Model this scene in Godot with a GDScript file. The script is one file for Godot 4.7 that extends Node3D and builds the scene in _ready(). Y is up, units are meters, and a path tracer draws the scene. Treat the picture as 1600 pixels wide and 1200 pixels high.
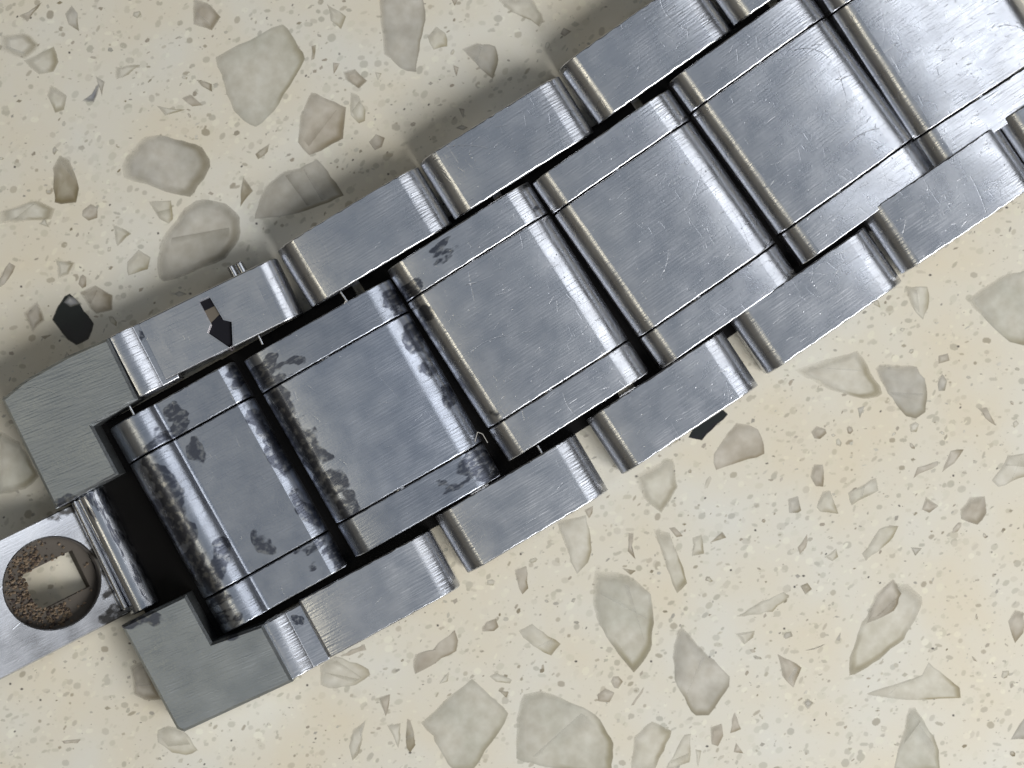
extends Node3D
# Steel watch bracelet lying face down on a pale quartz worktop. Lengths inside the builders are millimetres; meshes are committed in metres.

const MM := 0.001
const EYE := 115.0            # height of the lens above the worktop, mm
const STEP := 0.035           # mm on the worktop per unit of the measured plan (1600 x 1200 units)
var rng := RandomNumberGenerator.new()
var mats := {}

# ------------------------------------------------------------------ mesh collector
class Shape:
	var v := PackedVector3Array()
	var n := PackedVector3Array()
	var t := PackedVector2Array()
	var t2 := PackedVector2Array()
	var c := PackedColorArray()
	var coloured := false
	func put(p: Vector3, q: Vector3, uv: Vector2, uv2: Vector2, col: Color) -> void:
		v.append(p * 0.001); n.append(q.normalized()); t.append(uv); t2.append(uv2); c.append(col)
	func tri(p: Array, q: Array, uv: Array, uv2: Array, col: Array) -> void:
		var g: Vector3 = (p[2] - p[0]).cross(p[1] - p[0])
		var o := [0, 1, 2] if g.dot(q[0] + q[1] + q[2]) >= 0.0 else [0, 2, 1]
		for i in o:
			put(p[i], q[i], uv[i], uv2[i], col[i])
	func quad(p: Array, q: Array, uv: Array, uv2: Array, col := Color.WHITE) -> void:
		for o in [[0, 1, 2], [0, 2, 3]]:
			tri([p[o[0]], p[o[1]], p[o[2]]], [q[o[0]], q[o[1]], q[o[2]]], [uv[o[0]], uv[o[1]], uv[o[2]]], [uv2[o[0]], uv2[o[1]], uv2[o[2]]], [col, col, col])
	func flat(p: Array, q: Vector3, col := Color.WHITE, us := 20.0) -> void:
		# a flat triangle seen from the side q, mapped in plan
		var uv := []
		for a in p:
			uv.append(Vector2(a.x, a.z) / us if absf(q.y) > 0.5 else Vector2(a.x + a.z, a.y) / us)
		tri(p, [q, q, q], uv, uv, [col, col, col])
	func mesh() -> ArrayMesh:
		var a := []
		a.resize(Mesh.ARRAY_MAX)
		a[Mesh.ARRAY_VERTEX] = v
		a[Mesh.ARRAY_NORMAL] = n
		a[Mesh.ARRAY_TEX_UV] = t
		a[Mesh.ARRAY_TEX_UV2] = t2
		if coloured:
			a[Mesh.ARRAY_COLOR] = c
		var m := ArrayMesh.new()
		m.add_surface_from_arrays(Mesh.PRIMITIVE_TRIANGLES, a)
		return m

func plan(px: float, py: float, y := 0.0) -> Vector2:
	# plan units to mm on the level at height y
	var s := STEP * (EYE - y) / EYE
	return Vector2((px - 800.0) * s, (py - 600.0) * s)

func node(called: String, parent: Node, at := Vector3.ZERO, turn := Basis.IDENTITY) -> Node3D:
	var o := Node3D.new()
	o.name = called
	parent.add_child(o, true)
	o.transform = Transform3D(turn, at * MM)
	return o

func build(called: String, s: Shape, m: Material, parent: Node, at := Vector3.ZERO, turn := Basis.IDENTITY) -> MeshInstance3D:
	var o := MeshInstance3D.new()
	o.name = called
	o.mesh = s.mesh()
	o.material_override = m
	parent.add_child(o, true)
	o.transform = Transform3D(turn, at * MM)
	return o

func tag(o: Node, label := "", category := "", group := "", kind := "") -> Node:
	for k in [["label", label], ["category", category], ["group", group], ["kind", kind]]:
		if k[1] != "":
			o.set_meta(k[0], k[1])
	return o

func along(deg: float, pitch := 0.0, roll := 0.0) -> Basis:
	# local x runs along the bracelet (deg as in the plan, clockwise), z across it
	var a := deg_to_rad(deg)
	var b := Basis(Vector3(cos(a), 0, sin(a)), Vector3.UP, Vector3(-sin(a), 0, cos(a)))
	return b * Basis(Vector3(0, 0, 1), deg_to_rad(pitch)) * Basis(Vector3(1, 0, 0), deg_to_rad(roll))

# ------------------------------------------------------------------ textures and materials
func noise_image(seed_: int, freq: float, w: int, h: int, octaves := 4, kind := FastNoiseLite.TYPE_SIMPLEX_SMOOTH) -> Image:
	var f := FastNoiseLite.new()
	f.seed = seed_
	f.frequency = freq
	f.noise_type = kind
	f.fractal_octaves = octaves
	return f.get_seamless_image(w, h)

func steel_height(seed_: int, grain: float, scratches: int, pits: int, upright: bool) -> PackedFloat32Array:
	# brushed grain along u, a slight waviness, then single scratches and dents; 1024 texels are 20 mm
	var size := 1024
	var streak := noise_image(seed_, 0.15, 64, 1024, 2)
	streak.convert(Image.FORMAT_RF)
	streak.resize(size, size, Image.INTERPOLATE_CUBIC)
	var low := RandomNumberGenerator.new()
	low.seed = seed_ + 3
	var waves := []
	for k in 9:
		waves.append([low.randi_range(-4, 4), low.randi_range(1, 7), low.randf() * TAU, low.randf_range(0.4, 1.0)])
	var wf := PackedFloat32Array()
	wf.resize(256 * 256)
	for y in 256:
		for x in 256:
			var q := 0.0
			for w in waves:
				q += w[3] * cos(TAU * (w[0] * x + w[1] * y) / 256.0 + w[2])
			wf[y * 256 + x] = q
	var wave := Image.create_from_data(256, 256, false, Image.FORMAT_RF, wf.to_byte_array())
	wave.resize(size, size, Image.INTERPOLATE_CUBIC)
	var fine := noise_image(seed_ + 5, 0.09, size, size, 2)
	var a := streak.get_data().to_float32_array()
	var b := wave.get_data().to_float32_array()
	var d := fine.get_data()
	var h := PackedFloat32Array()
	h.resize(size * size)
	for i in size * size:
		h[i] = 0.5 + (a[i] - 0.5) * 0.42 * grain + b[i] * 0.045 + (d[i] - 128) * 0.0004 * grain
	var r := RandomNumberGenerator.new()
	r.seed = seed_ * 7 + 1
	for k in scratches:
		var p := Vector2(r.randf(), r.randf()) * size
		var ang := r.randf_range(-0.5, 0.5) + (PI / 2 if r.randf() < 0.45 else 0.0)
		var l := r.randf_range(6, 34) if r.randf() < 0.9 else r.randf_range(50, 150)
		var bend := r.randf_range(-0.012, 0.012)
		var deep := r.randf_range(0.02, 0.07)
		for j in int(l):
			p += Vector2(cos(ang), sin(ang))
			ang += bend
			var x := posmod(int(p.x), size)
			var y := posmod(int(p.y), size)
			h[y * size + x] -= deep
			h[y * size + (x + 1) % size] -= deep * 0.5
	for k in pits:
		var cx := r.randi_range(0, size - 1)
		var cy := r.randi_range(0, size - 1)
		var rad := r.randf_range(1.0, 2.6)
		var deep2 := r.randf_range(0.04, 0.16) * (1.0 if r.randf() < 0.75 else -1.0)
		for y in range(-3, 4):
			for x in range(-3, 4):
				var q := 1.0 - Vector2(x, y).length() / rad
				if q > 0.0:
					var at := posmod(cy + y, size) * size + posmod(cx + x, size)
					h[at] -= deep2 * q
	return h

func steel_maps(seed_: int, grain: float, scratches: int, pits: int, strength: float) -> Dictionary:
	var h := steel_height(seed_, grain, scratches, pits, true)
	var size := 1024
	var o := PackedByteArray()
	o.resize(size * size * 3)
	for y in size:
		var up := posmod(y - 1, size) * size
		var down := posmod(y + 1, size) * size
		for x in size:
			var dx: float = (h[y * size + posmod(x - 1, size)] - h[y * size + (x + 1) % size]) * strength
			var dy: float = (h[down + x] - h[up + x]) * strength
			var l := 1.0 / sqrt(1.0 + dx * dx + dy * dy)
			var at := (y * size + x) * 3
			o[at] = int(127.5 + 127.0 * dx * l)
			o[at + 1] = int(127.5 + 127.0 * dy * l)
			o[at + 2] = int(127.5 + 127.0 * l)
	return {"normal": ImageTexture.create_from_image(Image.create_from_data(size, size, false, Image.FORMAT_RGB8, o))}

func ramp_image(img: Image, lo: Color, hi: Color) -> Image:
	var w := img.get_width()
	var h := img.get_height()
	var d := img.get_data()
	var o := PackedByteArray()
	o.resize(w * h * 3)
	for i in w * h:
		var q := d[i] / 255.0
		o[i * 3] = int(255.0 * lerpf(lo.r, hi.r, q))
		o[i * 3 + 1] = int(255.0 * lerpf(lo.g, hi.g, q))
		o[i * 3 + 2] = int(255.0 * lerpf(lo.b, hi.b, q))
	return Image.create_from_data(w, h, false, Image.FORMAT_RGB8, o)

func steel(called: String, maps: Dictionary, tint: Color, rough: float, rough_map: Texture2D, albedo: Texture2D) -> StandardMaterial3D:
	var m := StandardMaterial3D.new()
	m.resource_name = called
	m.metallic = 1.0
	m.albedo_color = tint
	m.albedo_texture = albedo
	m.roughness = rough
	m.roughness_texture = rough_map
	m.roughness_texture_channel = BaseMaterial3D.TEXTURE_CHANNEL_RED
	m.normal_enabled = true
	m.normal_texture = maps.normal
	m.normal_scale = 1.0
	return m

func grime_and_shade(base: StandardMaterial3D, seed_: int, spots: Array, general := 0.0, w := 384, h := 384, tone := Color(0.33, 0.345, 0.385)) -> StandardMaterial3D:
	# dirt on one piece, and shade painted on the first link's right end, laid out over its own length (u) and width (v); spots: [u, v, reach_u, reach_v, amount]
	var f := FastNoiseLite.new()
	f.seed = seed_
	f.frequency = 4.5 / w
	f.fractal_octaves = 4
	f.fractal_gain = 0.42
	var g := FastNoiseLite.new()
	g.seed = seed_ + 11
	g.frequency = 14.0 / w
	g.fractal_octaves = 3
	var im := Image.create(w, h, false, Image.FORMAT_RGBA8)
	im.fill(Color(tone.r, tone.g, tone.b, 0))
	for y in h:
		for x in w:
			var u := (x + 0.5) / w
			var v := (y + 0.5) / h
			var a := general
			for s in spots:
				var e := pow((u - s[0]) / s[2], 2) + pow((v - s[1]) / s[3], 2)
				if e < 1.6:
					a = maxf(a, s[4] * (1.0 - e * 0.62))
			if a <= 0.0:
				continue
			var q := a + f.get_noise_2d(x, y) * 1.05 - 0.42
			var k := clampf(q * 6.0, 0.0, 1.0)
			if k > 0.0:
				var t := g.get_noise_2d(x, y)
				var c := tone.lerp(Color(0.50, 0.46, 0.38), clampf(t * 1.7 - 0.25, 0.0, 0.75))
				im.set_pixel(x, y, Color(c.r, c.g, c.b, k * clampf(0.86 - t * 0.8, 0.3, 0.9)))
	var m: StandardMaterial3D = base.duplicate()
	m.detail_enabled = true
	m.detail_albedo = ImageTexture.create_from_image(im)
	m.detail_uv_layer = BaseMaterial3D.DETAIL_UV_2
	m.detail_blend_mode = BaseMaterial3D.BLEND_MODE_MIX
	return m

func plain(called: String, c: Color, rough: float, metal := 0.0) -> StandardMaterial3D:
	var m := StandardMaterial3D.new()
	m.resource_name = called
	m.albedo_color = c
	m.roughness = rough
	m.metallic = metal
	return m

func make_materials() -> void:
	var rough := ImageTexture.create_from_image(ramp_image(noise_image(21, 0.02, 512, 512, 5), Color(0.72, 0.72, 0.72), Color(1, 1, 1)))
	var tarnish := ramp_image(noise_image(33, 0.010, 512, 512, 5), Color(0.765, 0.775, 0.80), Color(0.835, 0.84, 0.855))
	var tarnish_tex := ImageTexture.create_from_image(tarnish)
	var clean := steel_maps(101, 0.24, 150, 60, 1.7)
	var worn := steel_maps(202, 0.18, 520, 480, 2.0)
	var coarse := steel_maps(303, 0.42, 60, 20, 1.6)
	var polish := steel_maps(404, 0.02, 220, 90, 1.6)
	mats.clean = steel("brushed_steel", clean, Color(1, 1, 1), 0.33, rough, tarnish_tex)
	mats.smoky = steel("smoky_steel", clean, Color(0.86, 0.875, 0.90), 0.36, rough, tarnish_tex)
	mats.dull = steel("dulled_steel", clean, Color(0.92, 0.935, 0.96), 0.35, rough, tarnish_tex)
	mats.worn = steel("scratched_steel", worn, Color(1, 1, 1), 0.33, rough, tarnish_tex)
	mats.coarse = steel("clasp_steel", coarse, Color(0.80, 0.815, 0.805), 0.44, rough, tarnish_tex)
	mats.polish = steel("polished_steel", polish, Color(1.0, 1.0, 1.0), 0.27, rough, tarnish_tex)
	mats.edge = steel("pin_steel", polish, Color(0.9, 0.9, 0.9), 0.3, rough, tarnish_tex)
	mats.shade_bar = steel("gap_shade_steel", polish, Color(0.14, 0.135, 0.13), 0.6, rough, tarnish_tex)  # steel darkened for the added gap bars, shade put into its colour
	mats.soot = plain("dried_dirt", Color(0.10, 0.10, 0.11), 0.7)
	mats.rust = plain("rusty_dirt", Color(1, 1, 1), 0.9)
	mats.rust.vertex_color_use_as_albedo = true

# ------------------------------------------------------------------ links
func arc(cx: float, cy: float, rx: float, ry: float, a0: float, a1: float, n: int) -> Array:
	# points with normals on an ellipse; the angle runs clockwise from straight up
	var out := []
	for i in n + 1:
		var a := deg_to_rad(lerpf(a0, a1, float(i) / n))
		out.append([Vector2(cx + rx * sin(a), cy + ry * cos(a)), Vector2(sin(a) / rx, cos(a) / ry).normalized()])
	return out

func run(a: Vector2, b: Vector2, n: int) -> Array:
	# a straight stretch; its normal lies to the left of the direction of travel
	var out := []
	var d := (b - a).normalized()
	for i in n + 1:
		out.append([a.lerp(b, float(i) / n), Vector2(-d.y, d.x)])
	return out

func shoulder(x: float, y: float, reach: float, start: float, right: bool, end := 62.0) -> Array:
	# a round from the edge of the flat down to a short upright end; start: slope where it leaves the flat
	var r := reach / (sin(deg_to_rad(end)) - sin(deg_to_rad(start)))
	var out := []
	for i in 19:
		var a := deg_to_rad(lerpf(start, end, i / 18.0))
		var p := Vector2(r * (sin(a) - sin(deg_to_rad(start))), r * (cos(a) - cos(deg_to_rad(start))))
		out.append([Vector2(x + p.x if right else x - p.x, y + p.y), Vector2(sin(a) if right else -sin(a), cos(a))])
	return out

func link_profile(flat: float, rl: float, rr: float, t: float) -> Array:
	var p := []
	var dome := deg_to_rad(5.5)     # the flat is gently domed along the bracelet
	var y := t
	for i in 25:
		var u := 2.0 * i / 24.0 - 1.0
		var a := dome * u * absf(u)
		if i > 0:
			y -= tan(dome * (u - 1.0 / 24.0) * absf(u - 1.0 / 24.0)) * flat / 24.0
		p.append([Vector2(flat * i / 24.0, y), Vector2(sin(a), cos(a))])
	p += shoulder(flat, t, rr, 8.0, true)
	var foot: float = p[-1][0].y
	p += run(Vector2(flat + rr, foot - 0.05), Vector2(flat + rr, 0.5), 2)
	p += arc(flat + rr - 0.4, 0.4, 0.4, 0.4, 100, 176, 5)
	p += run(Vector2(flat + rr - 0.45, 0), Vector2(-rl + 0.45, 0), 2)
	p += arc(-rl + 0.4, 0.4, 0.4, 0.4, 184, 260, 5)
	var left := shoulder(0, t, rl, 9.0, false, 66.0)
	left.reverse()
	p += run(Vector2(-rl, 0.5), Vector2(-rl, left[0][0].y - 0.05), 2)
	p += left
	return p

func swept(prof: Array, width: float, bevel: float, seed_: int, skip := Vector2(1, 0)) -> Shape:
	# a closed profile (x along, y up) carried across z from 0 to width, with worn bevelled rims; no top skin for skip.x < x < skip.y
	var s := Shape.new()
	var r := RandomNumberGenerator.new()
	r.seed = seed_
	var off := Vector2(r.randf(), r.randf())
	var n := prof.size()
	var lo := INF
	var hi := -INF
	for p in prof:
		lo = minf(lo, p[0].x)
		hi = maxf(hi, p[0].x)
	var us := []      # length round the profile, so that grain does not stretch on the rounded ends
	var total := 0.0
	for i in n:
		if i > 0:
			total += (prof[i][0] - prof[i - 1][0]).length()
		us.append(total)
	var wear := []
	for i in n:
		wear.append([bevel * r.randf_range(0.55, 1.35), bevel * r.randf_range(0.55, 1.35)])
	wear.append(wear[0])
	var zs := [bevel, width - bevel]
	for i in n:
		var j := (i + 1) % n
		var a: Vector2 = prof[i][0]
		var b: Vector2 = prof[j][0]
		if a.distance_to(b) < 1e-5:
			continue
		var na: Vector2 = prof[i][1]
		var nb: Vector2 = prof[j][1]
		var uj: float = us[j] if j > 0 else total + a.distance_to(b)
		var seg := []
		var wi: Array = wear[i]
		var wj: Array = wear[j]
		for e in 2:
			var q: Vector2 = a if e == 0 else b
			var m: Vector2 = na if e == 0 else nb
			var w: Array = wi if e == 0 else wj
			seg.append({"q": q, "m": m, "w": w, "u": us[i] if e == 0 else uj})
		var top := func(k: Dictionary, z: float) -> Vector3: return Vector3(k.q.x, k.q.y, z)
		var rim := func(k: Dictionary, end: int) -> Vector3:
			var q: Vector2 = k.q - k.m * bevel
			return Vector3(q.x, q.y, 0.0 if end == 0 else width)
		var map := func(k: Dictionary, z: float) -> Vector2: return Vector2(k.u, z) / 20.0 + off
		var own := func(k: Dictionary, z: float) -> Vector2: return Vector2((k.q.x - lo) / (hi - lo), z / width)
		var m0 := Vector3(na.x, na.y, 0)
		var m1 := Vector3(nb.x, nb.y, 0)
		var hole: bool = minf(a.x, b.x) > skip.x - 1e-4 and maxf(a.x, b.x) < skip.y + 1e-4 and na.y > 0.9
		if not hole:
			var z0: float = seg[0].w[0]
			var z1: float = seg[1].w[0]
			var z2: float = width - seg[1].w[1]
			var z3: float = width - seg[0].w[1]
			s.quad([top.call(seg[0], z0), top.call(seg[1], z1), top.call(seg[1], z2), top.call(seg[0], z3)], [m0, m1, m1, m0],
				[map.call(seg[0], z0), map.call(seg[1], z1), map.call(seg[1], z2), map.call(seg[0], z3)], [own.call(seg[0], z0), own.call(seg[1], z1), own.call(seg[1], z2), own.call(seg[0], z3)])
		for end in 2:
			var zz := Vector3(0, 0, -1 if end == 0 else 1)
			var za: float = seg[0].w[0] if end == 0 else width - seg[0].w[1]
			var zb: float = seg[1].w[0] if end == 0 else width - seg[1].w[1]
			if hole:
				za = bevel if end == 0 else width - bevel
				zb = za
			var ze := 0.0 if end == 0 else width
			var b0 := (m0 + zz * 0.35).normalized()
			var b1 := (m1 + zz * 0.35).normalized()
			var c0 := (m0 * 0.6 + zz).normalized()
			var c1 := (m1 * 0.6 + zz).normalized()
			s.quad([top.call(seg[0], za), top.call(seg[1], zb), rim.call(seg[1], end), rim.call(seg[0], end)], [b0, b1, c1, c0],
				[map.call(seg[0], za), map.call(seg[1], zb), map.call(seg[1], ze), map.call(seg[0], ze)], [own.call(seg[0], za), own.call(seg[1], zb), own.call(seg[1], ze), own.call(seg[0], ze)])
	for end in 2:
		var ring := PackedVector2Array()
		for i in n:
			var q: Vector2 = prof[i][0] - prof[i][1] * bevel
			if ring.is_empty() or ring[-1].distance_to(q) > 1e-4:
				ring.append(q)
		var ids := Geometry2D.triangulate_polygon(ring)
		var ze := 0.0 if end == 0 else width
		for k in range(0, ids.size(), 3):
			s.flat([Vector3(ring[ids[k]].x, ring[ids[k]].y, ze), Vector3(ring[ids[k + 1]].x, ring[ids[k + 1]].y, ze), Vector3(ring[ids[k + 2]].x, ring[ids[k + 2]].y, ze)], Vector3(0, 0, -1 if end == 0 else 1))
	return s

func inset(poly: PackedVector2Array, d: float, seams := []) -> PackedVector2Array:
	# each corner moved inwards by d (mitred); edges listed in seams stay where they are
	var out := PackedVector2Array()
	var n := poly.size()
	var turn := -1.0 if Geometry2D.is_polygon_clockwise(poly) else 1.0
	for i in n:
		var a := poly[posmod(i - 1, n)]
		var b := poly[i]
		var c := poly[(i + 1) % n]
		var e0 := (b - a).normalized()
		var e1 := (c - b).normalized()
		var d0 := 0.0 if posmod(i - 1, n) in seams else d
		var d1 := 0.0 if i in seams else d
		var n0 := Vector2(-e0.y, e0.x) * turn
		var n1 := Vector2(-e1.y, e1.x) * turn
		var hit = Geometry2D.line_intersects_line(b + n0 * d0, e0, b + n1 * d1, e1) if absf(e0.cross(e1)) > 0.05 else null
		if hit == null or b.distance_to(hit) > d * 4.0:
			hit = b + (n0 * d0 + n1 * d1) * 0.5
		out.append(hit)
	return out

func prism(s: Shape, poly: PackedVector2Array, y0: float, y1: float, bevel: float, seams := [], col := Color.WHITE) -> void:
	# an upright plate: plan outline (x, z), bevelled upper rim, walls; seams are edges shared with a neighbouring half
	var n := poly.size()
	var up := inset(poly, bevel, seams)
	var turn := 1.0 if Geometry2D.is_polygon_clockwise(poly) else -1.0
	var ids := Geometry2D.triangulate_polygon(up)
	for k in range(0, ids.size(), 3):
		var p := []
		var q := []
		for e in 3:
			var a := up[ids[k + e]]
			p.append(Vector3(a.x, y1, a.y))
			var lowp := poly[ids[k + e]]
			q.append(Vector3(lowp.x, y0, lowp.y))
		s.flat(p, Vector3.UP, col)
		s.flat(q, Vector3.DOWN, col)
	for i in n:
		if i in seams:
			continue
		var j := (i + 1) % n
		var e := (poly[j] - poly[i]).normalized()
		var w := Vector3(-e.y, 0, e.x) * turn
		var a := Vector3(poly[i].x, y1 - bevel, poly[i].y)
		var b := Vector3(poly[j].x, y1 - bevel, poly[j].y)
		var slope := (w + Vector3.UP).normalized()
		var ua := Vector3(up[i].x, y1, up[i].y)
		var ub := Vector3(up[j].x, y1, up[j].y)
		for tr in [[a, b, ub], [a, ub, ua]]:
			s.tri(tr, [slope, slope, slope], [Vector2.ZERO, Vector2(0.1, 0), Vector2(0.1, 0.02)], [Vector2.ZERO, Vector2.ZERO, Vector2.ZERO], [col, col, col])
		var a0 := Vector3(a.x, y0, a.z)
		var b0 := Vector3(b.x, y0, b.z)
		s.flat([a, b, b0], w, col)
		s.flat([a, b0, a0], w, col)

func to_plan(list: Array, y: float, origin: Vector2) -> PackedVector2Array:
	var out := PackedVector2Array()
	for p in list:
		out.append(plan(p[0], p[1], y) - origin)
	return out

func outer_link(parent: Node, px: float, py: float, deg: float, flat: float, width: float, mat: Material, seed_: int, pitch := 0.0, roll := 0.0, t := 2.5, rl := 1.05, rr := 1.27, lift := 0.0) -> MeshInstance3D:
	var k := STEP * (EYE - t - lift) / EYE
	var at := plan(px, py, t + lift)
	var vary := RandomNumberGenerator.new()
	vary.seed = seed_ * 31
	var b := along(deg, pitch + vary.randf_range(-0.5, 0.5), roll + vary.randf_range(-0.9, 0.9))
	var drop := b * Vector3(0, t, 0)
	return build("outer_link", swept(link_profile(flat * k, rl, rr, t), width * k, 0.075, seed_), mat, parent, Vector3(at.x - drop.x, lift + t - drop.y, at.y - drop.z), b)

func middle_link(parent: Node, px: float, py: float, deg: float, flat: float, m_centre: Material, m_near: Material, m_far: Material, seed_: int, pitch := 0.0, roll := 0.0, widths := [61.0, 236.0, 61.0], strip_turn := 0.0, t := 2.7) -> Node3D:
	# px, py: where the upper split crosses the front edge of the flat
	var k := STEP * (EYE - t) / EYE
	var at := plan(px, py, t)
	var b := along(deg, pitch, roll)
	var drop := b * Vector3(0, t, 0)
	var o := node("middle_link", parent, Vector3(at.x - drop.x, t - drop.y, at.y - drop.z), b)
	var gap := 0.085
	var prof := link_profile(flat * k, 0.98, 1.40, t)
	build("centre_bar", swept(prof, widths[1] * k - gap, 0.05, seed_), m_centre, o, Vector3(0, 0, gap / 2))
	# added dark bar under the link, standing in for the shade in the gaps
	var shade_bar := run(Vector2(-2.6, 0.8), Vector2(6.0, 0.8), 4) + run(Vector2(6.0, 0.75), Vector2(6.0, 0.2), 1) + run(Vector2(6.0, 0.15), Vector2(-2.6, 0.15), 1) + run(Vector2(-2.6, 0.2), Vector2(-2.6, 0.75), 1)
	build("gap_shade_bar", swept(shade_bar, (widths[0] + widths[1] + widths[2]) * k + 1.4, 0.05, seed_ + 5), mats.shade_bar, o, Vector3(0, 0, -widths[0] * k - 0.7))
	build("side_strip", swept(link_profile(flat * k, 0.98, 1.40, t - 0.02), widths[0] * k - gap, 0.05, seed_ + 1), m_far, o, Vector3(0, 0, -widths[0] * k + gap / 2))
	build("side_strip", swept(link_profile(flat * k, 0.98, 1.40, t - 0.02), widths[2] * k - gap, 0.05, seed_ + 2), m_near, o, Vector3(0, 0, widths[1] * k + gap / 2), Basis(Vector3.BACK, deg_to_rad(strip_turn)))
	return o

func rod(parent: Node, called: String, a: Vector3, b: Vector3, r: float, mat: Material, sides := 12) -> MeshInstance3D:
	var s := Shape.new()
	var d := (b - a).normalized()
	var x := d.cross(Vector3.UP if absf(d.y) < 0.9 else Vector3.RIGHT).normalized()
	var y := d.cross(x)
	var c := (a + b) * 0.5
	var dome := r * 0.35
	for i in sides:
		var p0 := x * cos(TAU * i / sides) + y * sin(TAU * i / sides)
		var p1 := x * cos(TAU * (i + 1) / sides) + y * sin(TAU * (i + 1) / sides)
		var u0 := Vector2(float(i) / sides, 0)
		var u1 := Vector2(float(i + 1) / sides, 0)
		var l := Vector2(0, (b - a).length() / 20.0)
		s.quad([a - c + p0 * r, a - c + p1 * r, b - c + p1 * r, b - c + p0 * r], [p0, p1, p1, p0], [u0, u1, u1 + l, u0 + l], [u0, u1, u1, u0])
		for e in [[a, -d], [b, d]]:
			var q: Vector3 = e[0] - c
			var m: Vector3 = e[1]
			s.quad([q + p0 * r, q + p1 * r, q + p1 * r * 0.7 + m * dome, q + p0 * r * 0.7 + m * dome], [p0, p1, p1 * 0.4 + m, p0 * 0.4 + m], [u0, u1, u1, u0], [u0, u1, u1, u0])
			s.tri([q + p0 * r * 0.7 + m * dome, q + p1 * r * 0.7 + m * dome, q + m * dome], [m, m, m], [u0, u1, u0], [u0, u1, u0], [Color.WHITE, Color.WHITE, Color.WHITE])
	return build(called, s, mat, parent, c)

# ------------------------------------------------------------------ worktop
const TONES := {
	"green": Color(0.46, 0.46, 0.40), "pale": Color(0.56, 0.545, 0.47), "taupe": Color(0.38, 0.34, 0.28), "grey": Color(0.395, 0.385, 0.35),
	"olive": Color(0.25, 0.215, 0.14), "black": Color(0.010, 0.012, 0.014), "white": Color(0.575, 0.56, 0.495), "blue": Color(0.15, 0.17, 0.22),
}
const CREAM := Color(0.635, 0.610, 0.546)

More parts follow.
